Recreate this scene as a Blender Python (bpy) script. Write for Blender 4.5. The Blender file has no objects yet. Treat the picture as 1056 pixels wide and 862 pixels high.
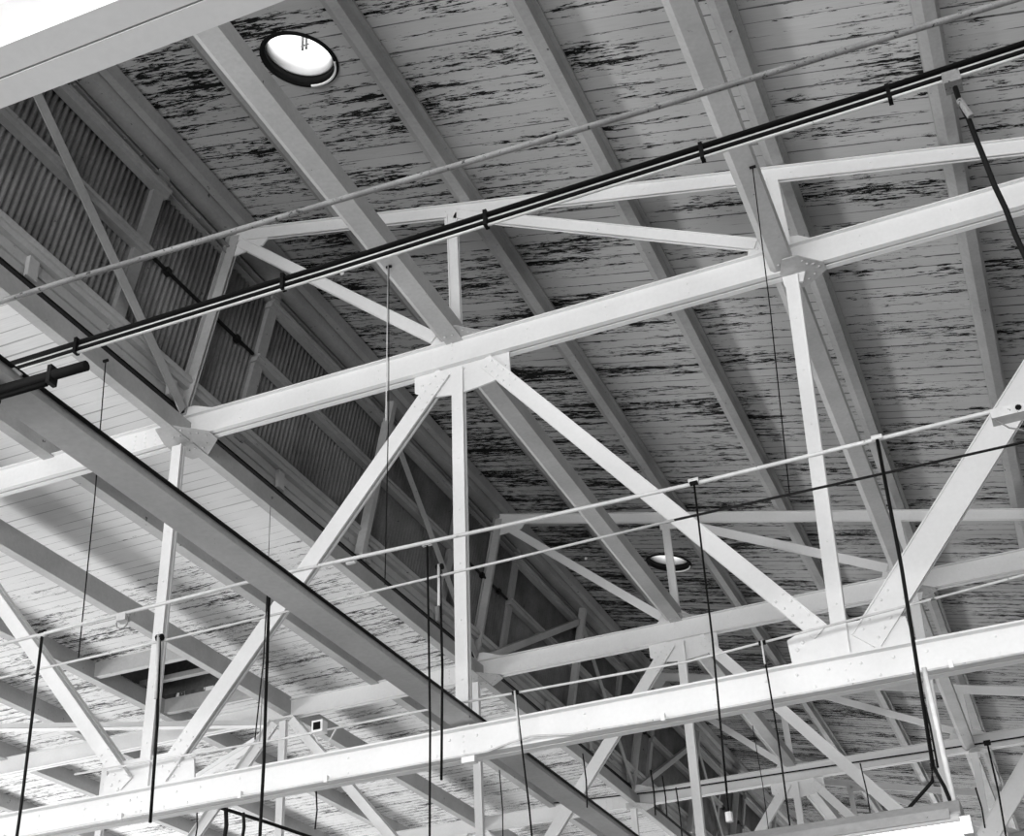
import bpy, bmesh, math, random
from mathutils import Vector, Matrix
random.seed(7)
PI = math.pi
C = bpy.context.scene.collection
H = 2.0                                   # camera height above the floor
CAM = Vector((0, 0, H))
YAW, PITCH, ROLL, FPX = math.radians(-20.4288), math.radians(32.0148), math.radians(-3.4724), 1391.14
_fw = Vector((math.sin(YAW)*math.cos(PITCH), math.cos(YAW)*math.cos(PITCH), math.sin(PITCH)))
_r0 = Vector((math.cos(YAW), -math.sin(YAW), 0)); _u0 = _r0.cross(_fw)
_rt = _r0*math.cos(ROLL) + _u0*math.sin(ROLL); _up = _u0*math.cos(ROLL) - _r0*math.sin(ROLL)

def ray(x, y): return _fw + _rt*((x-528)/FPX) + _up*((431-y)/FPX)
def onY(x, y, Y): v = ray(x, y); return v*(Y/v.y)          # all relative to the eye height; H is added at build time
def onZ(x, y, Z): v = ray(x, y); return v*(Z/v.z)

# ---------------------------------------------------------------- materials
def nodes(name):
    m = bpy.data.materials.new(name); m.use_nodes = True
    nt = m.node_tree; b = nt.nodes['Principled BSDF']
    return m, nt, b
def N(nt, t, **k):
    n = nt.nodes.new(t)
    for a, v in k.items():
        if a in n.inputs: n.inputs[a].default_value = v
        else: setattr(n, a, v)
    return n
def ramp(nt, src, p0, p1, c0=0.0, c1=1.0):
    r = nt.nodes.new('ShaderNodeMapRange'); r.inputs['From Min'].default_value = p0; r.inputs['From Max'].default_value = p1
    r.inputs['To Min'].default_value = c0; r.inputs['To Max'].default_value = c1
    nt.links.new(src, r.inputs['Value']); return r.outputs['Result']
def math_(nt, op, a, b=None):
    n = nt.nodes.new('ShaderNodeMath'); n.operation = op
    for i, v in enumerate((a, b)):
        if v is None: continue
        if isinstance(v, (int, float)): n.inputs[i].default_value = v
        else: nt.links.new(v, n.inputs[i])
    return n.outputs[0]
def noise(nt, vec, scale, detail=4, rough=.55, mapscale=(1, 1, 1), loc=(0, 0, 0)):
    mp = nt.nodes.new('ShaderNodeMapping'); mp.inputs['Scale'].default_value = mapscale; mp.inputs['Location'].default_value = loc
    nt.links.new(vec, mp.inputs['Vector'])
    n = nt.nodes.new('ShaderNodeTexNoise'); n.inputs['Scale'].default_value = scale
    n.inputs['Detail'].default_value = detail; n.inputs['Roughness'].default_value = rough
    nt.links.new(mp.outputs['Vector'], n.inputs['Vector']); return n.outputs['Fac']
def mixv(nt, fac, a, b):
    n = nt.nodes.new('ShaderNodeMix'); n.data_type = 'FLOAT'
    nt.links.new(fac, n.inputs[0])
    for i, v in ((2, a), (3, b)):
        if isinstance(v, (int, float)): n.inputs[i].default_value = v
        else: nt.links.new(v, n.inputs[i])
    return n.outputs[0]
def setcol(nt, b, val):
    c = nt.nodes.new('ShaderNodeCombineColor')
    for i in range(3): nt.links.new(val, c.inputs[i])
    nt.links.new(c.outputs[0], b.inputs['Base Color'])

def painted(name, v, grime=.12, chips=.0, rough=.55, bump=.15, sc=1.0):
    m, nt, b = nodes(name)
    tc = nt.nodes.new('ShaderNodeTexCoord').outputs['Object']
    n1 = noise(nt, tc, 1.7*sc, 5); n2 = noise(nt, tc, 34*sc, 3)
    val = ramp(nt, n1, .3, .7, v*(1-grime), v*(1+grime*.25))
    val = math_(nt, 'MULTIPLY', val, ramp(nt, n2, .3, .75, 1.0, 1-grime*.6))
    if chips > 0:
        n3 = noise(nt, tc, 11*sc, 6, .65)
        val = mixv(nt, ramp(nt, n3, .70-chips, .72-chips), val, v*.12)
    setcol(nt, b, val); b.inputs['Roughness'].default_value = rough
    bp = nt.nodes.new('ShaderNodeBump'); bp.inputs['Strength'].default_value = bump; bp.inputs['Distance'].default_value = .003
    nt.links.new(n2, bp.inputs['Height']); nt.links.new(bp.outputs[0], b.inputs['Normal'])
    return m
def plain(name, v, rough=.6, metal=0.0):
    m, nt, b = nodes(name); b.inputs['Base Color'].default_value = (v, v, v, 1)
    b.inputs['Roughness'].default_value = rough; b.inputs['Metallic'].default_value = metal; b.inputs['Specular IOR Level'].default_value = .08
    tc = nt.nodes.new('ShaderNodeTexCoord').outputs['Object']
    n = noise(nt, tc, 25, 3); setcol(nt, b, ramp(nt, n, .3, .7, v*.8, v*1.15)); return m

def boards(name, v, peel_lo, peel_hi, pitch=.135, seam=.25, peel_dark=.006, wash=.10, wear=()):
    """tongue-and-groove boards running along X, paint flaking off in streaks that follow the grain"""
    m, nt, b = nodes(name)
    tc = nt.nodes.new('ShaderNodeTexCoord').outputs['Object']
    sp = nt.nodes.new('ShaderNodeSeparateXYZ'); nt.links.new(tc, sp.inputs[0])
    y = math_(nt, 'DIVIDE', sp.outputs['Y'], pitch)
    fl = math_(nt, 'FLOOR', y); fr = math_(nt, 'FRACT', y)
    d = math_(nt, 'MINIMUM', fr, math_(nt, 'SUBTRACT', 1.0, fr))
    # per-board tone
    wn = nt.nodes.new('ShaderNodeTexWhiteNoise'); wn.noise_dimensions = '1D'; nt.links.new(fl, wn.inputs['W'])
    tone = ramp(nt, wn.outputs['Value'], 0, 1, 1-wash, 1.0)
    cloud = noise(nt, tc, .9, 3, .5, (1, 1.6, 1))
    val = math_(nt, 'MULTIPLY', tone, ramp(nt, cloud, .3, .7, v*(1-wash), v*1.03))
    grain = noise(nt, tc, 1.0, 4, .6, (5, 90, 1))
    val = math_(nt, 'MULTIPLY', val, ramp(nt, grain, .3, .7, .93, 1.03))
    # seams
    sn = noise(nt, tc, 1.0, 3, .6, (1.3, 7, 1), (5, 3, 0))
    seamw = ramp(nt, sn, .38, .68, .0, .075)
    seamf = math_(nt, 'LESS_THAN', d, seamw)
    val = mixv(nt, seamf, val, v*seam)
    # flaked paint: short streaks, gathered into patches and starting at the seams
    st = noise(nt, tc, 1.0, 9, .74, (7.5, 52, 1), (2, 9, 0))
    big = noise(nt, tc, 1.0, 4, .58, (.75, 3.4, 1), (11, 4, 0))
    near = ramp(nt, d, 0, .28, .045, -.02)
    th = ramp(nt, big, .32, .70, peel_lo, peel_hi)
    s = math_(nt, 'ADD', st, near)
    for ax, a0, a1, w0, w1 in wear: s = math_(nt, 'ADD', s, ramp(nt, sp.outputs[ax], a0, a1, w0, w1))
    pf = math_(nt, 'GREATER_THAN', s, th)
    dk = ramp(nt, noise(nt, tc, 1.0, 3, .5, (9, 60, 1)), .3, .7, peel_dark, peel_dark*3.5)
    val = mixv(nt, pf, val, dk)
    setcol(nt, b, val); b.inputs['Roughness'].default_value = .85; b.inputs['Specular IOR Level'].default_value = .1
    return m

M = {}
M['chord'] = painted('truss paint', .80, .08, .0)
M['strut'] = painted('strut paint', .50, .22, .01)
M['purlin'] = painted('purlin paint', .42, .25, .03)
M['purlin_low'] = painted('low purlin paint', .46, .22, .03)
M['deck_up'] = boards('upper deck boards', .58, .69, .45, wear=(('X', -5.2, -.6, .03, -.035), ('Y', 5, 13, -.012, .045)))
M['deck_low'] = boards('lower deck boards', .86, .72, .50, pitch=.135, seam=.5, peel_dark=.03, wash=.05, wear=(('Y', 8.3, 11.0, -.2, .045),))
M['corr'] = painted('corrugated sheet paint', .25, .45, .03, .5, .2, 1.6)
M['girt'] = painted('girt paint', .36, .25, .03)
M['eave'] = painted('eave beam paint', .30, .25, .03)
M['curb'] = painted('curb board paint', .55, .15, .02)
M['cable'] = plain('black cable', .006, .6)
M['pipe_black'] = plain('sooty pipe', .014, .6)
M['pipe'] = painted('conduit paint', .72, .3, .04, .45)
M['pipe_grey'] = painted('grey conduit', .30, .45, .10, .6, .15, 4.0)
M['dark'] = plain('dark timber', .10, .8)
M['tar'] = plain('tarred collar', .012, .8)
M['white'] = painted('white enamel', .86, .05)
M['lampbody'] = painted('lamp housing', .30, .3, .03)
M['floor'] = painted('concrete floor', .13, .2, .0, .8)
M['brick'] = painted('end wall paint', .16, .2, .0, .8)
def emis(name, v, s):
    m, nt, b = nodes(name); b.inputs['Base Color'].default_value = (v, v, v, 1)
    b.inputs['Emission Color'].default_value = (1, 1, 1, 1); b.inputs['Emission Strength'].default_value = s; return m
M['tube'] = emis('lit tube', .9, 2.6)
def glass():
    m, nt, b = nodes('clear dome'); nt.nodes.remove(b)
    t = nt.nodes.new('ShaderNodeBsdfTransparent'); t.inputs[0].default_value = (.95, .95, .95, 1)
    g = nt.nodes.new('ShaderNodeBsdfGlossy'); g.inputs['Roughness'].default_value = .1
    x = nt.nodes.new('ShaderNodeMixShader'); x.inputs[0].default_value = .06
    nt.links.new(t.outputs[0], x.inputs[1]); nt.links.new(g.outputs[0], x.inputs[2])
    nt.links.new(x.outputs[0], nt.nodes['Material Output'].inputs[0]); return m
M['glass'] = glass()

# ---------------------------------------------------------------- mesh helpers (coordinates relative to eye level)
def V(p): return Vector((p[0], p[1], p[2]+H))
def prism(bm, ring, vec):
    """closed prism: 3D ring of points swept by vec"""
    a = [bm.verts.new(p) for p in ring]; b = [bm.verts.new(Vector(p)+vec) for p in ring]; n = len(ring)
    bm.faces.new(a); bm.faces.new(b[::-1])
    for i in range(n): bm.faces.new((a[i], b[i], b[(i+1) % n], a[(i+1) % n]))
def box(bm, x0, x1, y0, y1, z0, z1):
    prism(bm, [V((x0, y0, z0)), V((x1, y0, z0)), V((x1, y0, z1)), V((x0, y0, z1))], Vector((0, y1-y0, 0)))
def bar(bm, a, b, prof, yref=Vector((0, 1, 0))):
    """sweep 2D profile polygons (u in-plane across, v along yref) from a to b"""
    A, B = V(a), V(b); d = (B-A).normalized(); v = (yref - d*yref.dot(d)).normalized(); u = v.cross(d)
    if u.z < 0: u = -u
    for poly in prof:
        prism(bm, [A + u*p + v*q for p, q in poly], B-A)
def rect(u0, u1, v0, v1): return [(u0, v0), (u1, v0), (u1, v1), (u0, v1)]
def channels(h, fl, gap, t=.010):
    """two channels back to back, flanges turned outwards; h depth, fl flange, gap half gap"""
    o = []
    for s in (-1, 1):
        a, b = gap*s, (gap+fl)*s
        poly = [(-h/2, a), (-h/2, b), (-h/2+t, b), (-h/2+t, a+t*s), (h/2-t, a+t*s), (h/2-t, b), (h/2, b), (h/2, a)]
        o.append(poly if s > 0 else poly[::-1])
    return o
def angles(w, leg, gap, side=1, t=.009):
    """two angles with face legs w either side of a gap, outstanding legs at the upper (side=1) or lower edge"""
    o = []
    for s in (-1, 1):
        a, b, c = gap*s, (gap+leg)*s, (gap+t*1.0)*s
        e = w/2*side
        poly = [(-e, a), (-e, c), (e-t*side, c), (e-t*side, b), (e, b), (e, a)]
        o.append(poly)
    return o
def tube(bm, pts, r, seg=8):
    pts = [V(p) for p in pts]; rings = []
    for i, p in enumerate(pts):
        d = (pts[min(i+1, len(pts)-1)] - pts[max(i-1, 0)]).normalized()
        ref = Vector((0, 0, 1)) if abs(d.z) < .9 else Vector((1, 0, 0))
        u = d.cross(ref).normalized(); v = d.cross(u)
        rings.append([bm.verts.new(p + (u*math.cos(2*PI*k/seg) + v*math.sin(2*PI*k/seg))*r) for k in range(seg)])
    for a, b in zip(rings, rings[1:]):
        for k in range(seg): bm.faces.new((a[k], a[(k+1) % seg], b[(k+1) % seg], b[k]))
    bm.faces.new(rings[0][::-1]); bm.faces.new(rings[-1])
def rivet(bm, p, n, r=.012):
    """low dome at p facing n"""
    p = V(p); n = Vector(n).normalized(); ref = Vector((0, 0, 1)) if abs(n.z) < .9 else Vector((1, 0, 0))
    u = n.cross(ref).normalized(); v = n.cross(u); seg = 8
    a = [bm.verts.new(p + (u*math.cos(2*PI*k/seg)+v*math.sin(2*PI*k/seg))*r) for k in range(seg)]
    b = [bm.verts.new(p + n*r*.6 + (u*math.cos(2*PI*k/seg)+v*math.sin(2*PI*k/seg))*r*.62) for k in range(seg)]
    for k in range(seg): bm.faces.new((a[k], a[(k+1) % seg], b[(k+1) % seg], b[k]))
    bm.faces.new(b); bm.faces.new(a[::-1])
def obj(name, bm, mat, parent=None, smooth=False):
    bmesh.ops.recalc_face_normals(bm, faces=bm.faces[:])
    me = bpy.data.meshes.new(name); bm.to_mesh(me); bm.free()
    me.materials.append(M[mat] if isinstance(mat, str) else mat)
    if smooth:
        for p in me.polygons: p.use_smooth = True
    o = bpy.data.objects.new(name, me); C.objects.link(o)
    if parent:
        o.parent = parent; o.matrix_parent_inverse = Matrix.Translation(-parent.location)
    return o
def tag(o, label, cat, group=None):
    o['label'] = label; o['category'] = cat
    if group: o['group'] = group
    return o
def thing(name, label, cat, loc, group=None):
    o = bpy.data.objects.new(name, None); o.location = V(loc); C.objects.link(o); o.empty_display_size = .2
    return tag(o, label, cat, group)
def struct(o): o['kind'] = 'structure'; return o
def BM(): return bmesh.new()
def smooth_tube(o):
    for p in o.data.polygons: p.use_smooth = len(p.vertices) == 4

# ---------------------------------------------------------------- the frame of the building
BAY = 6.0; Y1 = 7.762; YT = [Y1+BAY*(k-1) for k in range(0, 8)]; YT[0] = 1.905
X = {-2: -13.5, -1: -10.9, 0: -8.33, 1: -5.78, 2: -3.30, 3: -.745, 4: 1.773, 5: 4.3, 6: 6.85}
XB = {-1: -10.9, 0: -8.33, 1: -5.80, 2: -3.35, 3: -.893, 4: 1.70, 5: 4.3, 6: 6.85}
ZM, ZB = 5.865, 2.83
S1 = (-5.377, 7.774); SL = -.238
def ZS(x): return S1[1] + SL*(x-S1[0]) if x < 1.9 else S1[1] + SL*(1.9-S1[0]) - SL*(x-1.9)
hM, hB_ = .222, .195
ordinal = ['nearest', 'second', 'third', 'fourth', 'fifth', 'sixth', 'seventh', 'eighth']
truss_label = [
 'nearest white steel roof truss, only its lower chord crossing the top left corner',
 'large white steel roof truss crossing the whole picture with all its braces in view',
 'white steel roof truss next behind the large foreground truss, upper half in view',
 'grey lit roof truss, third counting back from the large one included, low in the picture',
 'small far roof truss seen under the third one near the bottom edge',
 'far roof truss below the bottom edge, only its monitor end in view',
 'sixth roof truss back, hidden low in the distance', 'last roof truss at the far end']

def truss(k):
    Y = YT[k]; full = k in (1, 2, 3)
    t = thing('roof_truss', truss_label[k], 'roof truss', (X[1], Y, ZB), 'steel trusses spanning the shop')
    def P(i, dy=0): return (X[i], Y+dy, ZM)
    def Q(i, dy=0): return (XB[i], Y+dy, ZB)
    # bottom chord with rivet pairs
    bm = BM(); bar(bm, (-14, Y, ZB), (7, Y, ZB), channels(hB_, .084 if k == 0 else .066, .0035 if k == 0 else .012, .012))
    if full:
        for i in (-1, 0, 1, 2, 3):
            n = 5 if i % 2 else 2
            for j in range(-n, n+1):
                rivet(bm, (XB[i]+j*.095, Y-.012-.012, ZB+(.04 if j % 2 else -.05)), (0, -1, 0), .011)
        x = -7.5
        while x < 1.2:
            rivet(bm, (x, Y-.024, ZB-.05), (0, -1, 0), .009); rivet(bm, (x, Y-.024, ZB+.05), (0, -1, 0), .009); x += .83
    obj('bottom_chord', bm, 'chord', t)
    if k == 0:
        for i in (-1, 1, 3):
            bm = BM(); bar(bm, P(i+1), Q(i), angles(.12, .05, .012)); bar(bm, P(i-1), Q(i), angles(.12, .05, .012)); obj('diagonal_brace', bm, 'chord', t)
    # upper (middle) chord
    bm = BM(); bar(bm, (-14, Y, ZM), (7, Y, ZM), channels(hM, .045, .012, .010))
    if full:
        x = -5.2
        while x < 1.2:
            rivet(bm, (x, Y-.022, ZM+.04), (0, -1, 0), .008); rivet(bm, (x, Y-.022, ZM-.04), (0, -1, 0), .008); x += .62
        for j in range(4):
            for r in range(4): rivet(bm, (X[1]-.42+j*.10, Y-.022, ZM-.065+r*.043), (0, -1, 0), .010)
    obj('upper_chord', bm, 'chord', t)
    # monitor chord, falling from the wall to the valley
    xv = 1.9
    bm = BM(); a = (S1[0]-.03, Y, ZS(S1[0]-.03)); b = (xv, Y, ZS(xv))
    bar(bm, a, b, angles(.115, .03, .010, 1)); bar(bm, b, (7, Y, ZS(7)), angles(.115, .03, .010, 1))
    if full:
        x = -5.0
        while x < 1.2: rivet(bm, (x, Y-.019, ZS(x)), (0, -1, 0), .008); x += .55
    obj('monitor_chord', bm, 'chord', t)
    if k > 5: return t
    # posts of the main truss
    for i in ((-1, 0, 1, 2, 3, 4) if k else (2,)):
        bm = BM(); w = .095
        bar(bm, (X[i], Y, ZM-.135), (XB[i], Y, ZB+.11), angles(w, .018, .014, -1))
        if full:
            for q in range(7): z = ZM-.5-q*.42; rivet(bm, (X[i]+(XB[i]-X[i])*(ZM-z)/3.03, Y-.024, z), (0, -1, 0), .007)
        obj('post', bm, 'chord', t)
    if k == 0: return t
    # main diagonals
    W = {(2, 1): .135, (2, 3): .115, (4, 3): .185, (0, 1): .12, (0, -1): .12}
    for (p, q), w in W.items():
        bm = BM(); A = Vector(P(p)); B = Vector(Q(q)); d = (B-A).normalized()
        if (p, q) == (2, 3): A = Vector((X[2]+.22, Y, ZM-.13)); B = Vector((XB[3]-.10, Y, ZB+.28)); d = (B-A).normalized()
        else: A = A + d*.18; B = B - d*.22
        bar(bm, A, B, angles(w, .06 if p == 0 else .018, .014, 1 if q != 1 or p != 2 else -1))
        if full:
            for s_ in (0, 1):
                for j in range(5):
                    for g in (-.28, .28):
                        pos = (A + d*(.06+.07*j)) if s_ == 0 else (B - d*(.06+.07*j))
                        v = Vector((-d.z, 0, d.x)); rivet(bm, pos + v*g*w + Vector((0, -.024, 0)), (0, -1, 0), .010)
        obj('diagonal_brace', bm, 'chord', t)
    # monitor posts and braces
    for i in (2, 3):
        bm = BM(); bar(bm, (X[i], Y, ZM+.07), (X[i], Y, ZS(X[i])-.03), angles(.085, .02, .012, -1)); obj('monitor_post', bm, 'chord', t)
    bm = BM(); bar(bm, (S1[0]+.05, Y, S1[1]-.09), (X[2]-.18, Y, ZM+.20), angles(.09, .018, .012, 1)); rivet(bm, (-4.3, Y-.02, 6.98), (0, -1, 0), .02); obj('monitor_brace', bm, 'chord', t)
    bm = BM(); bar(bm, (X[2]+.03, Y, ZS(X[2])-.04), (X[3]-.20, Y, ZM+.22), angles(.09, .018, .012, 1)); rivet(bm, (-2.1, Y-.02, 6.64), (0, -1, 0), .014); obj('monitor_brace', bm, 'chord', t)
    bm = BM(); bar(bm, (X[1]-.02, Y, ZM+.06), (S1[0], Y, S1[1]), angles(.10, .05, .012, 1))
    for q in range(4): rivet(bm, (X[1]+.01, Y-.022, ZM+.10+.05*q), (0, -1, 0), .009)
    obj('wall_post', bm, 'strut', t)
    # gussets
    def plate(pts, th=.016, dots=(), mat='chord', dy=0, nm='gusset_plate'):
        bm = BM(); prism(bm, [V((x, Y-th/2+dy, z)) for x, z in pts], Vector((0, th, 0)))
        for x, z in dots: rivet(bm, (x, Y-th/2+dy, z), (0, -1, 0), .0145)
        obj(nm, bm, mat, t)
    x2, x3, x1 = X[2], X[3], X[1]
    plate([(x2-.36, ZM-.06), (x2-.36, ZM-.25), (x2-.22, ZM-.33), (x2+.02, ZM-.36), (x2+.28, ZM-.33), (x2+.42, ZM-.29), (x2+.42, ZM-.06)],
          dots=[(x2+dx, ZM-.13-abs(dx)*.25) for dx in (-.30, -.24, -.05, .05, .32, .38)])
    plate([(x2-.30, ZM+.07), (x2-.20, ZM+.17), (x2-.14, ZM+.27), (x2+.06, ZM+.23), (x2+.18, ZM+.14), (x2+.42, ZM+.08)],
          dots=[(x2+dx, ZM+.12) for dx in (-.22, -.15, -.08, .08, .14)])
    q3 = XB[3]
    plate([(q3-.30, ZB+.06), (q3-.31, ZB+.27), (q3-.22, ZB+.31), (q3+.28, ZB+.31), (q3+.40, ZB+.28), (q3+.42, ZB+.06)],
          dots=[(q3+dx, ZB+dz) for dx, dz in ((-.26, .2), (-.22, .24), (.02, .22), (.02, .13), (.20, .25), (.26, .27), (.16, .18), (.22, .2), (.18, .12))])
    q1 = XB[1]
    plate([(q1-.36, ZB+.06), (q1-.34, ZB+.24), (q1-.25, ZB+.34), (q1+.25, ZB+.34), (q1+.40, ZB+.26), (q1+.42, ZB+.06)],
          dots=[(q1+dx, ZB+dz) for dx, dz in ((-.28, .18), (-.22, .14), (-.17, .22), (.24, .16), (.28, .23), (.2, .22), (0, .14), (0, .21))])
    plate([(x1-.10, ZM+.06), (x1-.12, ZM+.22), (x1+.12, ZM+.22), (x1+.30, ZM+.15), (x1+.55, ZM+.08)],
          dots=[(x1+.08+.09*j, ZM+.11) for j in range(4)])
    plate([(x3-.30, ZM+.06), (x3-.24, ZM+.26), (x3+.10, ZM+.20), (x3+.3, ZM+.07)], dots=[(x3-.2, ZM+.18), (x3-.1, ZM+.16)])
    plate([(x3-.07, ZM-.06), (x3-.06, ZM-.2), (x3+.07, ZM-.2), (x3+.12, ZM-.06)], dots=[(x3-.03, ZM-.14), (x3+.03, ZM-.14)])
    plate([(S1[0]-.12, S1[1]-.02), (S1[0]-.02, S1[1]-.22), (S1[0]+.28, S1[1]-.20), (S1[0]+.36, S1[1]-.1)], dots=[(S1[0]+.05, S1[1]-.13), (S1[0]+.15, S1[1]-.14)])
    plate([(x2-.07, ZS(x2)), (x2-.07, ZS(x2)-.14), (x2+.16, ZS(x2)-.17), (x2+.20, ZS(x2)-.05)])
    # flat connection plates under the chord where the struts land
    for i in (1, 2, 3):
        bm = BM(); x = X[i]; z = ZM-hM/2-.010
        if i == 2: z = ZM+hM/2+.002
        g = 1.0 if i == 1 else .72
        prism(bm, [V((x+a_*g, Y+b_*g, z)) for a_, b_ in ((-.03, -.28), (.11, -.28), (.33, -.06), (.33, .06), (.12, .24), (-.03, .24), (-.10, .06), (-.10, -.06))], Vector((0, 0, .008)))
        if full:
            for dx, dy in ((.16, -.2), (.2, -.13), (.26, -.10), (.31, -.03), (.17, .14), (.24, .08)): rivet(bm, (x+dx*g*.9, Y+dy*g*.9, z), (0, 0, -1), .011)
        obj('connection_plate', bm, 'strut', t)
    return t
for k in range(8): truss(k)

# ---------------------------------------------------------------- longitudinal struts between trusses (one per bay and line)
cham = lambda w, h, c=.03: [(-w/2+c, 0), (w/2, 0), (w/2, h), (-w/2, h), (-w/2, c)]
def longbar(bm, x, y0, y1, z, w, h, c=.03, tilt=0.0):
    pr = [(u*math.cos(tilt)-v*math.sin(tilt), u*math.sin(tilt)+v*math.cos(tilt)) for u, v in cham(w, h, c)]
    prism(bm, [V((x+u, y0, z+v)) for u, v in pr], Vector((0, y1-y0, 0)))
bayname = ['in front of the big truss', 'just behind the big truss', 'in the second bay behind it', 'in the third bay back', 'in the fourth bay back']
lines = [(0, 'left lower roof'), (1, 'foot of the corrugated wall'), (2, 'middle panel point'), (3, 'right panel point'), (4, 'far right panel point')]
for i, ln in lines:
    for k in range(0, 5):
        y0, y1 = YT[k]+.02, YT[k+1]-.02
        if k == 0: y0 = YT[0]
        t = thing('longitudinal_strut', 'grey lengthwise strut at the %s, %s' % (ln, bayname[k]), 'strut', (X[i], y0, ZM-.1), 'lengthwise struts joining the trusses')
        off, zb, wd, ht, ch = {0: (.03, 5.785, .16, .23, .06), 1: (.04, 5.74, .16, .17, .075), 2: (-.035, 5.965, .19, .15, .05), 3: (-.05, 5.77, .17, .15, .045), 4: (0, 5.77, .17, .15, .045)}[i]
        bm = BM(); longbar(bm, X[i]+off, y0, y1, zb, wd, ht, ch)
        obj('beam', bm, 'strut', t)
        bm = BM()
        for yy in (y0+.08, y1-.10):
            for s in (-.03, .03): rivet(bm, (X[i]+off+.02+s, yy, zb), (0, 0, -1), .012)
        obj('rivet_row', bm, 'strut', t)
for k in range(0, 4):
    y0, y1 = YT[k]-.02, YT[k+1]-.02
    t = thing('longitudinal_strut', ['broad lower strut with sooty ledge, from the left edge to the big truss lower chord',
        'lower strut running back from the lower chord of the big truss to the bottom edge', 'lower strut in the next bay, below the bottom edge', 'last lower strut, in the third bay back, out of view'][k], 'strut', (XB[2], y0, ZB), 'lengthwise struts joining the trusses')
    bm = BM(); box(bm, -3.415, -3.245, y0, y1, 2.95, 2.965); box(bm, -3.415, -3.40, y0, y1, 2.965, 3.03); box(bm, -3.26, -3.245, y0, y1, 2.965, 3.0)
    obj('channel', bm, 'strut', t)
    bm = BM(); tube(bm, [(-3.236, y0, 2.992), (-3.236, y1, 2.992)], .009); obj('ledge_pipe', bm, 'pipe_black', t)  # black tube drawn along the dark right edge of the strut

# ---------------------------------------------------------------- upper roof: purlins, boards, skylights
DU = .265                                  # boards lie this far above the chord axis
px = [-4.36, -3.19, -1.95, -.70, .50, 1.73]
plabel = ['heavy grey roof purlin closest to the corrugated wall, partly behind a strut', 'grey roof purlin just right of the round skylights',
 'grey roof purlin crossing the centre of the upper picture', 'grey roof purlin beside the strut with the hanging wire', 'grey roof purlin at the upper right with the junction box before it', 'grey roof purlin farthest right beyond the frame edge']
for i, x in enumerate(px):
    bm = BM(); longbar(bm, x, 1.0, 44.5, ZS(x)+.06, .13, .205, .055); box(bm, x+.065, x+.10, 1.0, 44.5, ZS(x)+.20, ZS(x)+.235)
    tag(obj('roof_purlin', bm, 'purlin'), plabel[i], 'purlin', 'purlins under the upper roof')
SKY = [(-3.79, 6.11), (-3.79, 15.72)]
R0 = .272
def deck(name, x0, x1, y0, y1, zf, mat, holes=(), th=.05, nx=1):
    bm = BM()
    def P3(x, y, dz=0): return bm.verts.new(V((x, y, zf(x)+dz)))
    ys = sorted(set([y0, y1] + [h[1]+s*.4 for h in holes for s in (-1, 1)])); xs = sorted(set([x0, x1] + [h[0]+s*.4 for h in holes for s in (-1, 1)]))
    for a, b in zip(xs, xs[1:]):
        for c, d in zip(ys, ys[1:]):
            hh = [h for h in holes if a < h[0] < b and c < h[1] < d]
            for dz, flip in ((0, 0), (th, 1)):
                if not hh:
                    f = [P3(a, c, dz), P3(b, c, dz), P3(b, d, dz), P3(a, d, dz)]; bm.faces.new(f if flip else f[::-1])
                else:
                    hx, hy = hh[0]; n = 32; inner, outer = [], []
                    for q in range(n):
                        an = 2*PI*q/n+PI/n*0; cx, cy = math.cos(an), math.sin(an); s = .4/max(abs(cx), abs(cy))
                        inner.append(P3(hx+R0*cx, hy+R0*cy, dz)); outer.append(P3(hx+cx*s, hy+cy*s, dz))
                    for q in range(n):
                        f = (inner[q], outer[q], outer[(q+1) % n], inner[(q+1) % n]); bm.faces.new(f if flip else f[::-1])
    return struct(obj(name, bm, mat))
zu = lambda x: ZS(x) + DU
deck('ceiling_upper', -5.60, 1.9, .5, 45, zu, 'deck_up', SKY)
deck('ceiling_right', 1.9, 9.0, .5, 45, zu, 'deck_up')
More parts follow.
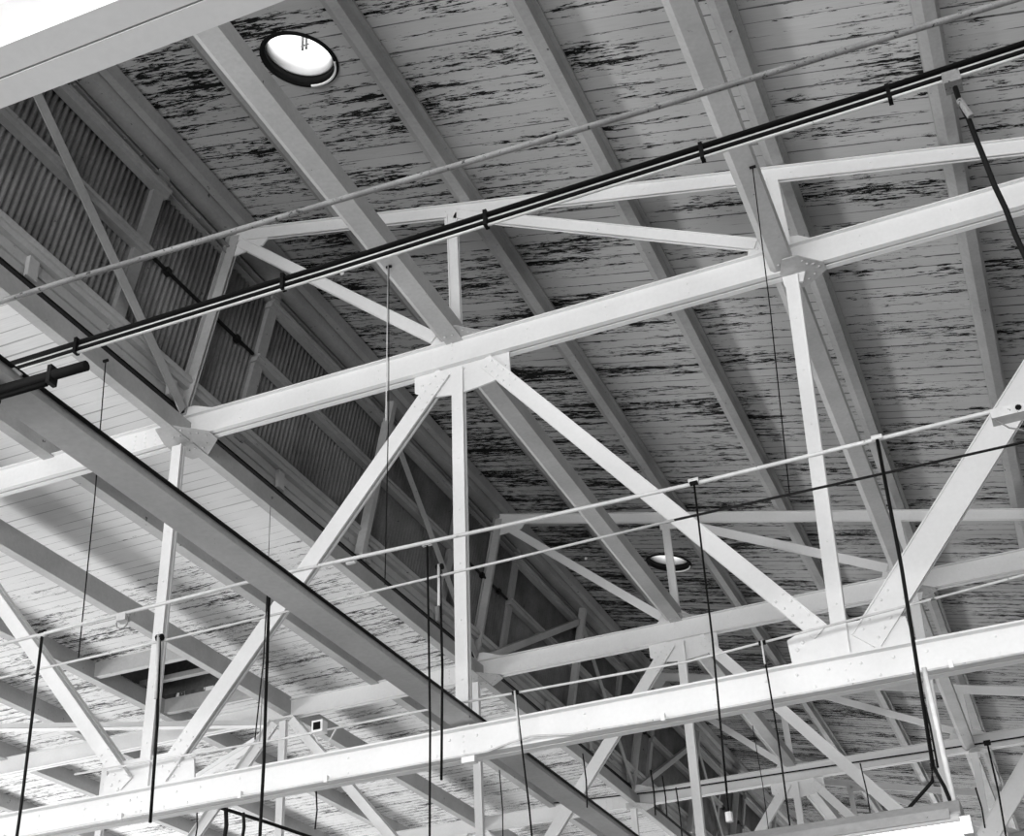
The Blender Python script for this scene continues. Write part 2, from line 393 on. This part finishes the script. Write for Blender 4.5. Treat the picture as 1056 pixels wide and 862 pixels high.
# outer end strip beyond the wall
for n, (hx, hy) in enumerate(SKY):
    t = thing('round_skylight', ['large round skylight opening near the top left corner, white drum with black collar',
                                 'small round skylight far down the roof, seen past the long white diagonal'][n], 'skylight', (hx, hy, zu(hx)), 'round skylights in the upper roof')
    def ring(r0, r1, z0, z1, name, mat, tilt=True):
        bm = BM(); s = 40; L = []
        for r, z in ((r0, z0), (r1, z0), (r1, z1), (r0, z1)):
            L.append([bm.verts.new(V((hx+r*math.cos(2*PI*q/s), hy+r*math.sin(2*PI*q/s), zu(hx+r*math.cos(2*PI*q/s))+z))) for q in range(s)])
        for a in range(4):
            A, B = L[a], L[(a+1) % 4]
            for q in range(s): bm.faces.new((A[q], A[(q+1) % s], B[(q+1) % s], B[q]))
        return obj(name, bm, mat, t, True)
    ring(.262, .295, -.010, .0, 'flange', 'tar')
    bm = BM(); m_ = 16; L = []
    for r_, z_ in ((.262, -.026), (.276, -.026), (.276, -.012), (.262, -.012)):
        L.append([bm.verts.new(V((hx+r_*math.cos(a_), hy+r_*math.sin(a_), zu(hx+r_*math.cos(a_))+z_))) for a_ in [math.radians(15+85*q/m_) for q in range(m_+1)]])
    for a in range(4):
        for q in range(m_): bm.faces.new((L[a][q], L[a][q+1], L[(a+1) % 4][q+1], L[(a+1) % 4][q]))
    bm.faces.new([l[0] for l in L]); bm.faces.new([l[-1] for l in L][::-1]); obj('rim', bm, 'white', t)
    ring(.258, .266, .0, .085, 'collar', 'tar')
    dr = ring(.240, .262, .075, .21, 'drum', 'white')
    bm = BM()
    for s in (-.016, .016): tube(bm, [(hx+.04+s, hy+.0, zu(hx)+.09), (hx+.04+s, hy+.0, zu(hx)+.24)], .011)
    tube(bm, [(hx+.01, hy, zu(hx)+.13), (hx+.08, hy, zu(hx)+.13)], .006); obj('latch', bm, 'pipe_grey', dr)
    bm = BM(); s = 32; prev = None
    for j in range(6):
        a = j/6*PI/2; r = .25*math.cos(a); z = .21+.08*math.sin(a)
        cur = [bm.verts.new(V((hx+r*math.cos(2*PI*q/s), hy+r*math.sin(2*PI*q/s), zu(hx)+z))) for q in range(s)]
        if prev:
            for q in range(s): bm.faces.new((prev[q], prev[(q+1) % s], cur[(q+1) % s], cur[q]))
        prev = cur
    bm.faces.new(prev); obj('dome', bm, 'glass', dr, True)

# ---------------------------------------------------------------- inclined corrugated wall
WT = .403/1.894
def WX(z, off=0): return X[1] + WT*(z-ZM) - off      # the wall line at height z, off = further out
z0w, z1w = 6.25, 7.64
bm = BM(); pitch = .064; n = 6; y = .6; prev = None
amp = .0145
while y < 45:
    for j in range(n):
        yy = y + pitch*j/n; o = .095 + amp*math.cos(2*PI*j/n)
        cur = (bm.verts.new(V((WX(z0w, o), yy, z0w))), bm.verts.new(V((WX(z1w, o), yy, z1w))))
        if prev: bm.faces.new((prev[0], cur[0], cur[1], prev[1]))
        prev = cur
    y += pitch
wall = struct(obj('wall_left', bm, 'corr', None, True))
sol = wall.modifiers.new('thick', 'SOLIDIFY'); sol.thickness = .003
def girt(y0, y1, z, d, h, name, label, mat='girt', cat='girt', group='timber girts on the corrugated wall', lip=True):
    bm = BM(); x0, x1 = WX(z, .082), WX(z, .082-d)
    prism(bm, [V((x0, y0, z-h/2)), V((x1, y0, z-h/2)), V((x1+WT*h, y0, z+h/2)), V((x0+WT*h, y0, z+h/2))], Vector((0, y1-y0, 0)))
    if lip: prism(bm, [V((x1, y0, z+h/2-.002)), V((x1+.028, y0, z+h/2-.002)), V((x1+.034, y0, z+h/2+.022)), V((x1, y0, z+h/2+.022))], Vector((0, y1-y0, 0)))
    return tag(obj(name, bm, mat), label, cat, group)
segs = [(1.0, 6.86), (8.48, 12.85), (14.45, 18.85), (20.45, 24.8), (26.5, 44.8)]
where = ['nearest corrugated wall panel, left edge', 'second panel, behind the big truss', 'third panel, in shade', 'fourth panel far back', 'farthest panel']
for s, (a, b) in enumerate(segs):
    girt(a, b, 6.98, .07, .045, 'wall_girt', 'flat timber girt halfway up the %s' % where[s])
    girt(a, b, 7.54, .07, .045, 'wall_girt', 'flat timber girt at the head of the %s' % where[s])
    for yy, e in ((a, 'near'), (b, 'far')):
        if yy in (1.0, 44.8): continue
        bm = BM(); x0, x1 = 6.22, 7.72
        yy += .02 if e == 'near' else -.15
        prism(bm, [V((WX(x0, .082), yy, x0)), V((WX(x0, .04), yy, x0)), V((WX(x1, .04), yy, x1)), V((WX(x1, .082), yy, x1))], Vector((0, .13, 0)))
        tag(obj('wall_stud', bm, 'girt'), 'flat upright stud at the %s end of the %s' % (e, where[s]), 'stud', 'uprights of the corrugated wall')
for s in range(len(segs)-1):
    a, b = segs[s][1]+.02, segs[s+1][0]-.02
    bm = BM(); z = 7.02; tube(bm, [(WX(z, .055), a, z), (WX(z, .055), b, z)], .016)
    for q in range(3): yy = a+(b-a)*(q+.5)/3; box(bm, WX(z, .08), WX(z, .03), yy-.03, yy+.03, z-.03, z+.025)
    tag(obj('wall_rod', bm, 'pipe_black'), 'dark rod with clips across the corrugated wall %s' % ['beside the post of the big truss', 'by the second truss post', 'by the third truss post', 'by the fourth truss post'][s], 'rod')
# sill beam (two flat steps) and the curb boards below it
bm = BM()
for za, zb, oi in ((6.258, 6.30, .015), (6.30, 6.33, -.005), (6.338, 6.365, .02)):
    prism(bm, [V((WX(za, .085), .8, za)), V((WX(za, oi), .8, za)), V((WX(zb, oi), .8, zb)), V((WX(zb, .085), .8, zb))], Vector((0, 44, 0)))
tag(obj('sill_beam', bm, 'strut'), 'stepped grey sill beam running along the foot of the corrugated wall', 'beam')
for q, (za, zb, off, lb) in enumerate([(6.165, 6.255, .055, 'upper pale curb board below the wall sill'), (6.055, 6.160, .062, 'lower pale curb board below the wall sill')]):
    bm = BM(); yy = .8
    for ye in (12.6, 24.6, 36.0, 44.8):
        box(bm, -5.805, -5.775+.014*(q == 0), yy, ye, za, zb); yy = ye+.006
    tag(obj('curb_board', bm, 'curb'), lb, 'board')
yb = 2.35; nb = 0
blocks = []
while yb < 30: blocks.append(yb); yb += 1.715
for nb, yb in enumerate(blocks):
    bm = BM(); box(bm, -5.76, -5.725, yb, yb+.10, 6.07, 6.245)
    tag(obj('curb_block', bm, 'curb'), 'small upright wood block on the curb boards, %s from the near end' % ['first', 'second', 'third', 'fourth', 'fifth', 'sixth', 'seventh', 'eighth', 'ninth', 'tenth', 'eleventh', 'twelfth', 'thirteenth', 'fourteenth', 'fifteenth', 'sixteenth', 'seventeenth'][nb], 'block', 'wood blocks on the curb boards')
# black strip put in for the shade of the gap between curb and strut
bm = BM(); box(bm, -5.80, -5.74, .8, 44.8, 6.03, 6.05); tag(obj('flashing_strip', bm, 'tar'), 'black tarred strip in the gap under the curb boards', 'strip')
# eave girder with rivets
t = thing('eave_girder', 'dark riveted eave girder where the upper roof meets the corrugated wall', 'girder', (S1[0], 1, 7.8))
bm = BM(); box(bm, -5.515, -5.50, .8, 44.8, 7.60, 8.06); obj('web', bm, 'eave', t)
bm = BM(); box(bm, -5.49, -5.42, .8, 44.8, 7.66, 7.67); box(bm, -5.50, -5.45, .8, 44.8, 7.60, 7.615)
yy = 1.0
while yy < 24: rivet(bm, (-5.49, yy, 7.64), (1, 0, -.3), .013); rivet(bm, (-5.435, yy, 7.66), (0, 0, -1), .012); yy += .21
obj('lower_angle', bm, 'eave', t)
bm = BM(); prism(bm, [V((-5.48, .8, 7.78)), V((-5.36, .8, 7.78)), V((-5.33, .8, 7.96)), V((-5.48, .8, 8.0))], Vector((0, 44, 0))); obj('timber_plate', bm, 'purlin', t)
bm = BM(); prism(bm, [V((-5.33, .8, 7.86)), V((-5.26, .8, 7.86)), V((-5.24, .8, 7.97)), V((-5.33, .8, 8.0))], Vector((0, 44, 0))); obj('nailer', bm, 'purlin', t)
# wall bracing: rods between mid-bay and post feet
def wp(y, z, off=-.02): return (WX(z, off), y, z)
wb = [(wp(1.9, 5.98), wp(4.8, 7.57), 'out of the frame at the left'), (wp(4.75, 7.57), wp(7.70, 6.03), 'coming down to the foot of the big truss post, top left'),
      (wp(10.76, 7.57), wp(13.70, 6.03), 'coming down to the second truss post foot, behind the big diagonal'),
      (wp(13.84, 6.03), wp(16.76, 7.57), 'rising from the foot of the second truss post'), (wp(16.78, 7.57), wp(19.70, 6.03), 'coming down to the third truss post'),
      (wp(19.84, 6.03), wp(22.76, 7.57), 'rising from the third truss post'), (wp(22.78, 7.57), wp(25.7, 6.03), 'coming down to the fourth truss post'),
      (wp(25.84, 6.03), wp(28.76, 7.57), 'farthest one, rising from the fourth truss post')]
for a, b, l in wb:
    bm = BM(); bar(bm, a, b, [rect(-.045, .045, -.005, .005), rect(.035, .045, -.05, .0)], Vector((1, 0, -WT))); tag(obj('wall_brace', bm, 'strut'), 'slanting wall brace %s' % l, 'brace', 'slanting braces of the corrugated wall')
for yy, l in ((10.76, 'between the big truss and the next'), (16.76, 'in the second bay back'), (22.76, 'in the third bay back'), (28.76, 'in the fourth bay back')):
    bm = BM(); bar(bm, (WX(6.05, -.03), yy, 6.05), (WX(7.75, -.03), yy, 7.75), [rect(-.045, .045, -.04, .04)]); tag(obj('wall_stud', bm, 'strut'), 'middle post of the corrugated wall %s' % l, 'stud', 'uprights of the corrugated wall')

# ---------------------------------------------------------------- lower left roof
ZL = ZM+.09
zl = lambda x: ZL+.20
hx0, hx1, hy0, hy1 = -9.86, -8.52, 12.05, 13.36      # framed opening in the boards
bm = BM()
for a, b, c, d in ((-5.81, hx1, .5, 45), (hx1, hx0, .5, hy0), (hx1, hx0, hy1, 45), (hx0, -16, .5, 45)):
    box(bm, b, a, c, d, ZL+.20, ZL+.25)
struct(obj('ceiling_lower', bm, 'deck_low'))
lowp = [(-7.085, 'dark edged low roof purlin nearest the wall foot, left of the tall post'), (-9.86, 'low roof purlin along the left side of the dark roof opening'), (-11.15, 'low roof purlin left of the opening, cut by the left edge'), (-12.55, 'low roof purlin in the far lower left corner'), (-14.0, 'outermost low roof purlin at the left')]
for x, l in lowp:
    bm = BM(); longbar(bm, x, 1, 44.5, ZL, .13, .20, .02); tag(obj('low_roof_purlin', bm, 'purlin_low'), l, 'purlin', 'purlins under the lower left roof')
t = thing('roof_hatch', 'dark framed square opening in the lower left roof boards with sheet above', 'hatch', (-9.2, 12.7, ZL))
for nm, yy in (('near_header', hy0-.08), ('far_header', hy1)):
    bm = BM(); box(bm, hx0+.06, hx1+.1, yy, yy+.08, ZL+.02, ZL+.20); obj('header', bm, 'purlin_low', t)
bm = BM(); box(bm, hx0-.03, hx0, hy0-.03, hy1+.03, ZL+.20, ZL+.78); box(bm, hx1, hx1+.03, hy0-.03, hy1+.03, ZL+.20, ZL+.78); box(bm, hx0, hx1, hy0-.03, hy0, ZL+.25, ZL+.75); box(bm, hx0, hx1, hy1, hy1+.03, ZL+.25, ZL+.75); obj('shaft', bm, 'dark', t)
bm = BM()
yy = hy0
while yy < hy1: tube(bm, [(hx0, yy, ZL+.74), (hx1, yy, ZL+.74)], .02, 6); yy += .045
obj('sheet_cover', bm, 'dark', t)
bm = BM(); box(bm, hx0, hx1, 12.9, 12.98, ZL+.24, ZL+.30); obj('crossbar', bm, 'purlin_low', t)
# flat bracing in the plane of the upper chord
for a, b, l in (((-8.33, 13.90), (-14, 10.85), 'near horizontal roof brace running left from the second truss under the low roof'), ((-8.5, 13.95), (-12.6, 16.4), 'short slanting roof brace behind the second truss at the lower left'),
                ((-8.33, 7.9), (-13.5, 10.7), 'flat roof brace running left from the big truss, outside the frame')):
    bm = BM(); A = Vector((a[0], a[1], ZM-.15)); B = Vector((b[0], b[1], ZM-.15)); bar(bm, A, B, [rect(-.006, .006, -.055, .055), rect(0, .06, -.055, -.045)], Vector((0, 1, 0)))
    tag(obj('flat_brace', bm, 'chord'), l, 'brace')

# ---------------------------------------------------------------- conduits, cables and hanging wires
def line_thing(name, pts, r, mat, label, cat, seg=8):
    bm = BM(); tube(bm, pts, r, seg); o = obj(name, bm, mat); smooth_tube(o); return tag(o, label, cat)
def sag(a, b, s, n=14):
    a, b = Vector(a), Vector(b); return [a.lerp(b, i/n) + Vector((0, 0, -s*4*(i/n)*(1-i/n))) for i in range(n+1)]
c1 = [(-4.0, 3.13, 3.2), (-2.94, 3.14, 3.2), (-1.78, 3.18, 3.2), (-.52, 3.23, 3.2), (.49, 3.26, 3.2), (2.5, 3.3, 3.2)]
t = thing('steel_conduit', 'thin grey conduit above the black cable bundle, from left edge to top right corner', 'conduit', c1[0])
bm = BM(); tube(bm, c1, .0110); smooth_tube(obj('pipe', bm, 'pipe_grey', t))
# cable bundle
t = thing('cable_bundle', 'pair of black cables strapped to a pale conduit, crossing from left edge to upper right', 'cable', (-5, 3.5, 3.2))
for r, dy, dz, m, nm in ((.0105, .0, .036, 'cable', 'upper_cable'), (.006, .005, .018, 'pipe', 'upper_conduit'), (.0085, .0, .003, 'cable', 'lower_cable'), (.0055, .0, -.013, 'pipe', 'lower_conduit')):
    bm = BM(); tube(bm, [(-5, 3.51+dy, 3.19+dz), (-2, 3.51+dy, 3.19+dz-.002), (0, 3.50+dy, 3.19+dz+.002), (3, 3.46+dy, 3.20+dz)], r); smooth_tube(obj(nm, bm, m, t))
for x in (-3.15, -2.2, -1.36, -.55, .09, .6):
    bm = BM(); box(bm, x-.007, x+.007, 3.492, 3.523, 3.17, 3.242); obj('strap', bm, 'cable', t)
t = thing('black_pipe', 'short thick black pipe with clamps at the left edge, over the broad lower strut', 'pipe', (-4.4, 3.3, 2.92))
bm = BM(); tube(bm, [(-4.6, 3.3, 2.95), (-3.31, 3.3, 2.918), (-2.905, 3.3, 2.910)], .021, 10); smooth_tube(obj('pipe', bm, 'pipe_black', t))
bm = BM(); tube(bm, [(-4.6, 3.3, 2.905), (-3.31, 3.3, 2.885), (-3.08, 3.3, 2.882)], .011); smooth_tube(obj('lower_cable', bm, 'cable', t))
for x in (-3.32, -3.06):
    bm = BM(); box(bm, x-.009, x+.009, 3.277, 3.323, 2.872, 2.95); obj('clamp', bm, 'pipe_black', t)
for x in (-3.30,):
    bm = BM(); tube(bm, [(x, 3.27, 2.90), (x+.01, 3.26, 2.97), (x+.05, 3.27, 3.0), (x+.09, 3.3, 2.96)], .008); obj('hook', bm, 'pipe_grey', t)
t = thing('pale_conduit', 'pale conduit crossing the lower half, rising to the bracket at the right edge', 'conduit', (-6.5, 5.65, 3.15))
bm = BM(); tube(bm, [(-7.5, 5.65, 3.15), (-5.31, 5.65, 3.15), (-3.48, 5.61, 3.155), (-2.18, 5.65, 3.15), (-1.22, 5.66, 3.14), (.2, 5.66, 3.15), (2.5, 5.66, 3.15)], .0105); smooth_tube(obj('pipe', bm, 'pipe', t))
for x in (-5.02, -4.45, -3.5, -3.05, -2.61, -1.19, -.31):
    bm = BM(); tube(bm, [(x-.025, 5.65, 3.15), (x+.025, 5.65, 3.15)], .0145); obj('coupling', bm, 'pipe', t)
line_thing('pale_cable', [(-8, 6.05, 3.15), (-4.72, 6.05, 3.15), (-2.33, 6.02, 3.15), (-1.39, 6.0, 3.15)], .0075, 'pipe', 'thin pale cable just below the pale conduit, left and middle of the picture', 'cable')
line_thing('dark_cable', [(-1.39, 6.0, 3.15), (.32, 6.02, 3.15), (2.5, 6.05, 3.15)], .007, 'pipe_black', 'thin dark cable continuing below the pale conduit to the right edge', 'cable')
line_thing('gusset_conduit', [(-6.3, 7.62, 3.09), (-4.6, 7.64, 3.06), (-3.28, 7.60, 3.05), (-1.8, 7.6, 3.03), (-.46, 7.58, 3.10), (.2, 7.57, 3.14), (1.6, 7.56, 3.22)], .008, 'pipe', 'narrow conduit running over the gussets just above the lower chord of the big truss', 'conduit')
# conduit clipped under the lower chord
t = thing('clipped_conduit', 'small conduit clipped along the lower edge of the big truss lower chord, with a bend', 'conduit', (-3.3, Y1-.1, ZB-.1))
zc = ZB-hB_/2-.006; yc = Y1-.10
bm = BM(); tube(bm, [(-8, yc, zc), (-3.55, yc, zc), (-3.15, yc, zc-.002), (-2.98, yc, zc+.03), (-2.85, yc, zc+.045), (-2.6, yc, zc+.01), (-1.9, yc, zc), (1.5, yc, zc)], .0075); smooth_tube(obj('pipe', bm, 'pipe', t))
for x in (-6.9, -5.9, -4.95, -4.3, -2.0, -.3):
    bm = BM(); box(bm, x-.012, x+.012, yc-.012, yc+.02, zc-.012, zc+.035); obj('clip', bm, 'white', t)
bm = BM(); box(bm, -3.33, -3.24, yc-.01, yc+.05, zc-.05, zc-.012); obj('outlet_box', bm, 'white', t)
line_thing('upper_chord_cable', [(-7, 19.62, 5.98), (-5.1, 19.62, 5.88), (-.57, 19.62, 5.81), (1.5, 19.62, 5.79)], .011, 'pipe_black', 'dark thin cable along the upper chord of the third truss', 'cable')
# floodlight on the gusset conduit
t = thing('flood_lamp', 'small square lamp head on the conduit between the big post and the lower strut', 'lamp', (-4.32, 7.6, 3.06))
bm = BM(); box(bm, -4.36, -4.28, 7.56, 7.63, 3.03, 3.11); hs = obj('housing', bm, 'white', t)
bm = BM(); box(bm, -4.345, -4.295, 7.552, 7.56, 3.045, 3.095); obj('lens', bm, 'cable', hs)
bm = BM(); tube(bm, [(-4.36, 7.6, 3.03), (-4.33, 7.6, 2.97), (-4.25, 7.6, 2.96), (-4.2, 7.6, 3.04)], .006); obj('cord', bm, 'pipe', t)
# dark cable under the lower chord, lower left
line_thing('slanting_cable', [(-5.22, 7.86, 2.74), (-5.12, 8.3, 2.73), (-4.9, 9.3, 2.69), (-4.7, 10.4, 2.68)], .013, 'pipe_black', 'thick dark cable slanting down below the lower chord at the bottom left', 'cable')

def hang(top, bot, r, mat, label, upper=None, name='hanging_wire', fitting=True):
    t = thing(name, label, 'wire' if name == 'hanging_wire' else 'cable', top)
    r *= .72
    bm = BM(); a, b = Vector(top), Vector(bot); m = a.lerp(b, .5)+Vector((.008, .006, 0))
    tube(bm, [a, m, b], r, 6); smooth_tube(obj('wire' if name == 'hanging_wire' else 'cord', bm, mat, t))
    if upper:
        bm = BM(); c = a.lerp(b, upper); tube(bm, [a+Vector((0, -.012, .01)), c+Vector((0, -.012, 0))], r*1.15, 6); smooth_tube(obj('sleeve', bm, 'pipe', t))
    if fitting:
        bm = BM(); tube(bm, [a+Vector((-.02, 0, .0)), a+Vector((.02, 0, 0))], r*1.6+.006, 6); obj('clamp', bm, mat, t)
    return t
G = 'hanging_wire'
hang(onZ(109, 372, 5.74), onY(81, 678, 6.45), .006, 'cable', 'thin black wire from the wall foot strut down past the broad lower strut, left')
hang((-5.02, 5.65, 3.16), (-5.00, 5.65, 1.2), .012, 'pipe_black', 'dark drop cord hanging farthest left, bottom left corner', name='drop_cord')
hang((-4.49, 6.02, 3.16), (-4.44, 6.02, 2.09), .0125, 'cable', 'thick black drop cord in front of the tall left post', .35, name='drop_cord')
hang((-3.54, 5.65, 3.13), (-3.53, 5.65, 1.2), .0115, 'cable', 'thick black drop cord below the lower strut, right of the big diagonal foot', name='drop_cord')
hang((-3.57, 5.68, 3.13), (-3.60, 5.68, 2.3), .005, 'pipe_black', 'thin wire beside the thick drop cord right of the big diagonal foot')
hang((-2.61, 5.65, 3.15), (-2.64, 5.65, 1.2), .0075, 'cable', 'long black cord left of the short black and white rod, bottom centre', name='drop_cord')
hang((-2.71, 6.02, 3.20), (-2.73, 6.02, 2.04), .0095, 'cable', 'black rod with white top hanging from the pale cable, bottom centre', .2, name='drop_cord')
hang((-2.905, 7.56, 3.03), (-2.83, 7.56, 1.6), .008, 'cable', 'black cord with pale top before the lower chord, right of the centre post', .22, name='drop_cord')
hang((-1.19, 5.65, 3.14), (-1.24, 5.65, 1.55), .007, 'cable', 'thin black cord crossing the long white diagonal, small plug at its end', name='drop_cord')
bm = BM(); tube(bm, [(-1.24, 5.65, 1.56), (-1.24, 5.65, 1.52)], .016); tag(obj('cord_plug', bm, 'pipe'), 'small pale plug at the end of the thin cord near the bottom centre right', 'plug')
hang((-1.32, 7.56, 3.04), (-1.33, 7.56, 1.9), .0075, 'cable', 'black cord with pale top hanging left of the gusset on the lower chord', .12, name='drop_cord')
hang(onZ(776, 172, 5.77), (-.80, 6.02, 3.15), .005, 'cable', 'thin black wire from the upper right strut down to the dark cable')
hang(onZ(401, 275, 5.96), (-3.04, 6.02, 3.17), .0045, 'cable', 'very thin wire left of the centre node, down to the pale cable', .55)
hang((-5.67, 9.0, 5.83), (-5.66, 9.0, 3.6), .005, 'pipe_grey', 'fine pale wire hanging from the wall foot strut behind the big truss')
for (x, y0, y1_, Y, r, l) in ((671, 794, 833, 13.0, .012, 'first of the short dark rods under the third truss chord'), (683, 800, 836, 13.2, .010, 'second of the short dark rods under the third truss chord'), (697, 812, 862, 13.2, .010, 'third of the short dark rods under the third truss chord'),
                              (515, 794, 862, 9.0, .006, 'thin dark wire below the chord right of the centre post foot'), (601, 777, 824, 9.6, .008, 'thin dark wire below the chord in front of the sloping brace'),
                              (887, 787, 836, 9.5, .007, 'thin dark wire before the white diagonal above the fluorescent lamp'), (948, 705, 777, 8.3, .010, 'dark fringed wire left of the lamp cable under the chord'),
                              (233, 834, 862, 7.9, .020, 'thick dark rod below the chord at the bottom left'), (251, 838, 862, 7.9, .016, 'second dark rod below the chord at the bottom left'), (326, 815, 848, 8.2, .008, 'short thin dark wire under the chord left of the lower diagonal'),
                              (776, 748, 850, 9.2, .004, 'very fine wire below the chord left of the pale diagonal'), (203, 838, 862, 8.0, .007, 'small dark wire left of the thick rods at the bottom left'),
                              (1006, 812, 845, 9.0, .008, 'short dark wire just right of the fluorescent lamp end')):
    a = onY(x, y0, Y); b = a + Vector((0, 0, -(y1_-y0)*a.length/FPX*1.15)); hang(a, b, r, 'pipe_black', l, fitting=False)
hang(onY(1018, 766, 8.5), onY(1038, 866, 8.5), .009, 'cable', 'black cord at the bottom right corner, right of the lamp', name='drop_cord')

# black lead from the junction box at the upper right
t = thing('drop_cord', 'thick black cord looping down from the junction box at the upper right', 'cable', (.29, 3.5, 3.12))
bm = BM(); tube(bm, [onY(x, y, 3.45) for x, y in [(985, 90), (990, 106), (999, 123), (1006, 142), (1015, 164), (1025, 190), (1037, 215), (1047, 242), (1058, 266), (1072, 300)]], .0085); smooth_tube(obj('cord', bm, 'cable', t))
bm = BM(); p = onY(984, 89, 3.5); box(bm, p.x-.03, p.x+.025, 3.46, 3.52, p.z-.012, p.z+.035); obj('junction_box', bm, 'pipe_grey', t)
bm = BM(); p = onY(995, 112, 3.44); tube(bm, [p+Vector((-.008, 0, .04)), p+Vector((.01, 0, -.04))], .011); obj('sleeve', bm, 'pipe_grey', t)

# bracket at the right edge on the pale conduit
t = thing('conduit_bracket', 'pale junction bracket with a looped wire on the conduit at the right edge', 'bracket', (.28, 5.66, 3.15))
p = onY(1043, 424, 5.62)
bm = BM(); box(bm, p.x-.09, p.x+.12, 5.58, 5.66, p.z-.035, p.z+.012); bb = obj('box_body', bm, 'pipe', t)
bm = BM(); tube(bm, [p+Vector((.03, -.03, -.012)), p+Vector((.03, -.045, -.012))], .014); obj('knockout', bm, 'cable', bb)
bm = BM(); tube(bm, [p+Vector((-.08, -.02, -.03)), p+Vector((-.03, -.02, -.09)), p+Vector((.03, -.02, -.12)), p+Vector((.08, -.02, -.08)), p+Vector((.09, -.02, -.02))], .004, 6); obj('looped_wire', bm, 'pipe_grey', t)
p = onY(128, 636, 5.65)
t = thing('conduit_bracket', 'small junction fitting with a hanging loop on the conduit left of the tall post', 'bracket', p)
bm = BM(); box(bm, p.x-.03, p.x+.03, 5.62, 5.67, p.z-.03, p.z+.015); obj('box_body', bm, 'pipe', t)
bm = BM(); tube(bm, [p+Vector((.04*math.cos(a), -.01, -.035+.04*math.sin(a))) for a in [q*2*PI/10 for q in range(11)]], .004, 6); obj('looped_wire', bm, 'pipe_grey', t)

# fluorescent fixture at the bottom right
a = onY(700, 871, 5.75); b = onY(986, 827, 5.75); z = (a.z+b.z)/2
t = thing('fluorescent_lamp', 'long suspended fluorescent lamp with dark housing and bright tubes, bottom right', 'lamp', (a.x, 5.75, z))
xa, xb = -1.95, -.315; z = b.z
bm = BM(); prism(bm, [V((xa, 5.72, z)), V((xa, 5.86, z)), V((xa, 5.95, z-.075)), V((xa, 5.63, z-.075)), V((xa, 5.63, z-.067)), ], Vector((xb-xa, 0, 0))); obj('housing', bm, 'lampbody', t)
bm = BM(); prism(bm, [V((xa, 5.61, z-.055)), V((xa, 5.625, z-.055)), V((xa, 5.60, z-.10)), V((xa, 5.585, z-.10))], Vector((xb-xa-.04, 0, 0))); obj('reflector_lip', bm, 'lampbody', t)
bm = BM(); tube(bm, [(xa+.02, 5.70, z-.112), (xb+.01, 5.70, z-.112)], .022, 12); tube(bm, [(xa+.02, 5.86, z-.112), (xb+.01, 5.86, z-.112)], .022, 12); smooth_tube(obj('fluorescent_tube', bm, 'tube', t))
bm = BM(); box(bm, xb-.01, xb+.03, 5.66, 5.90, z-.15, z-.08); obj('end_cap', bm, 'white', t)
bm = BM(); tube(bm, [(-.335, 5.74, z-.0), (-.335, 5.73, z+.33), (-.335, 5.72, 2.05)], .011); hr = obj('hanger_rod', bm, 'pipe', t); smooth_tube(hr)
bm = BM(); tube(bm, [(-.52, 5.74, z), (-.44, 5.73, z+.06), (-.40, 5.72, z+.09), (-.39, 5.72, z+.16)], .008); tube(bm, [(-.39, 5.72, z+.16), (-.36, 5.73, z+.06), (-.35, 5.74, z)], .008); obj('hanger_hook', bm, 'cable', hr)
bm = BM(); tube(bm, [(-.31, 5.65, 3.14), (-.33, 5.66, 2.5), (-.385, 5.70, z+.14)], .0085); smooth_tube(obj('suspension_cable', bm, 'cable', t))

# ---------------------------------------------------------------- shell that light comes into
bm = BM(); box(bm, -20, 12, -8, 46, -H-.2, -H); struct(obj('floor', bm, 'floor'))
bm = BM(); box(bm, -20, 12, 45, 45.3, -H, 9.5); struct(obj('wall_back', bm, 'brick'))
bm = BM(); box(bm, 12, 12.3, -8, 45.3, -H, 9.5); struct(obj('wall_right', bm, 'brick'))

# ---------------------------------------------------------------- light
w = bpy.data.worlds.new('sky'); bpy.context.scene.world = w; w.use_nodes = True; nt = w.node_tree
bg = nt.nodes['Background']
tc = nt.nodes.new('ShaderNodeTexCoord'); sp = nt.nodes.new('ShaderNodeSeparateXYZ'); nt.links.new(tc.outputs['Generated'], sp.inputs[0])
nt.links.new(ramp(nt, sp.outputs['Z'], 0.0, .9, .30, 3.0), bg.inputs['Strength']); bg.inputs['Color'].default_value = (1, 1, 1, 1)
def area(name, loc, target, sx, sy, power):
    l = bpy.data.lights.new(name, 'AREA'); l.shape = 'RECTANGLE'; l.size = sx; l.size_y = sy; l.energy = power
    o = bpy.data.objects.new(name, l); C.objects.link(o); o.location = V(loc)
    o.rotation_euler = (V(target)-V(loc)).to_track_quat('-Z', 'Y').to_euler(); return o
area('left_window_daylight', (-18, 14, .2), (-4, 14, 5.5), 44, 3.5, 3300)
area('rear_window_daylight', (-2.5, -11, .6), (-2.0, 10, 5), 14, 4, 2800)  # broad unseen light from behind the camera
area('far_window_daylight', (-2, 42.5, .8), (-2, 12, 6), 22, 4.5, 3600)  # fill light added to brighten the far boards, no window there

cam = bpy.data.cameras.new('camera'); co = bpy.data.objects.new('camera', cam); C.objects.link(co)
cam.sensor_width = 36; cam.lens = FPX/1056*36; cam.clip_start = .05; cam.clip_end = 200
co.matrix_world = Matrix(((_rt.x, _up.x, -_fw.x, CAM.x), (_rt.y, _up.y, -_fw.y, CAM.y), (_rt.z, _up.z, -_fw.z, CAM.z), (0, 0, 0, 1)))
sc = bpy.context.scene; sc.camera = co
vs = sc.view_settings; vs.view_transform = 'Standard'; vs.look = 'None'; vs.exposure = 0; vs.gamma = 1; vs.use_curve_mapping = False
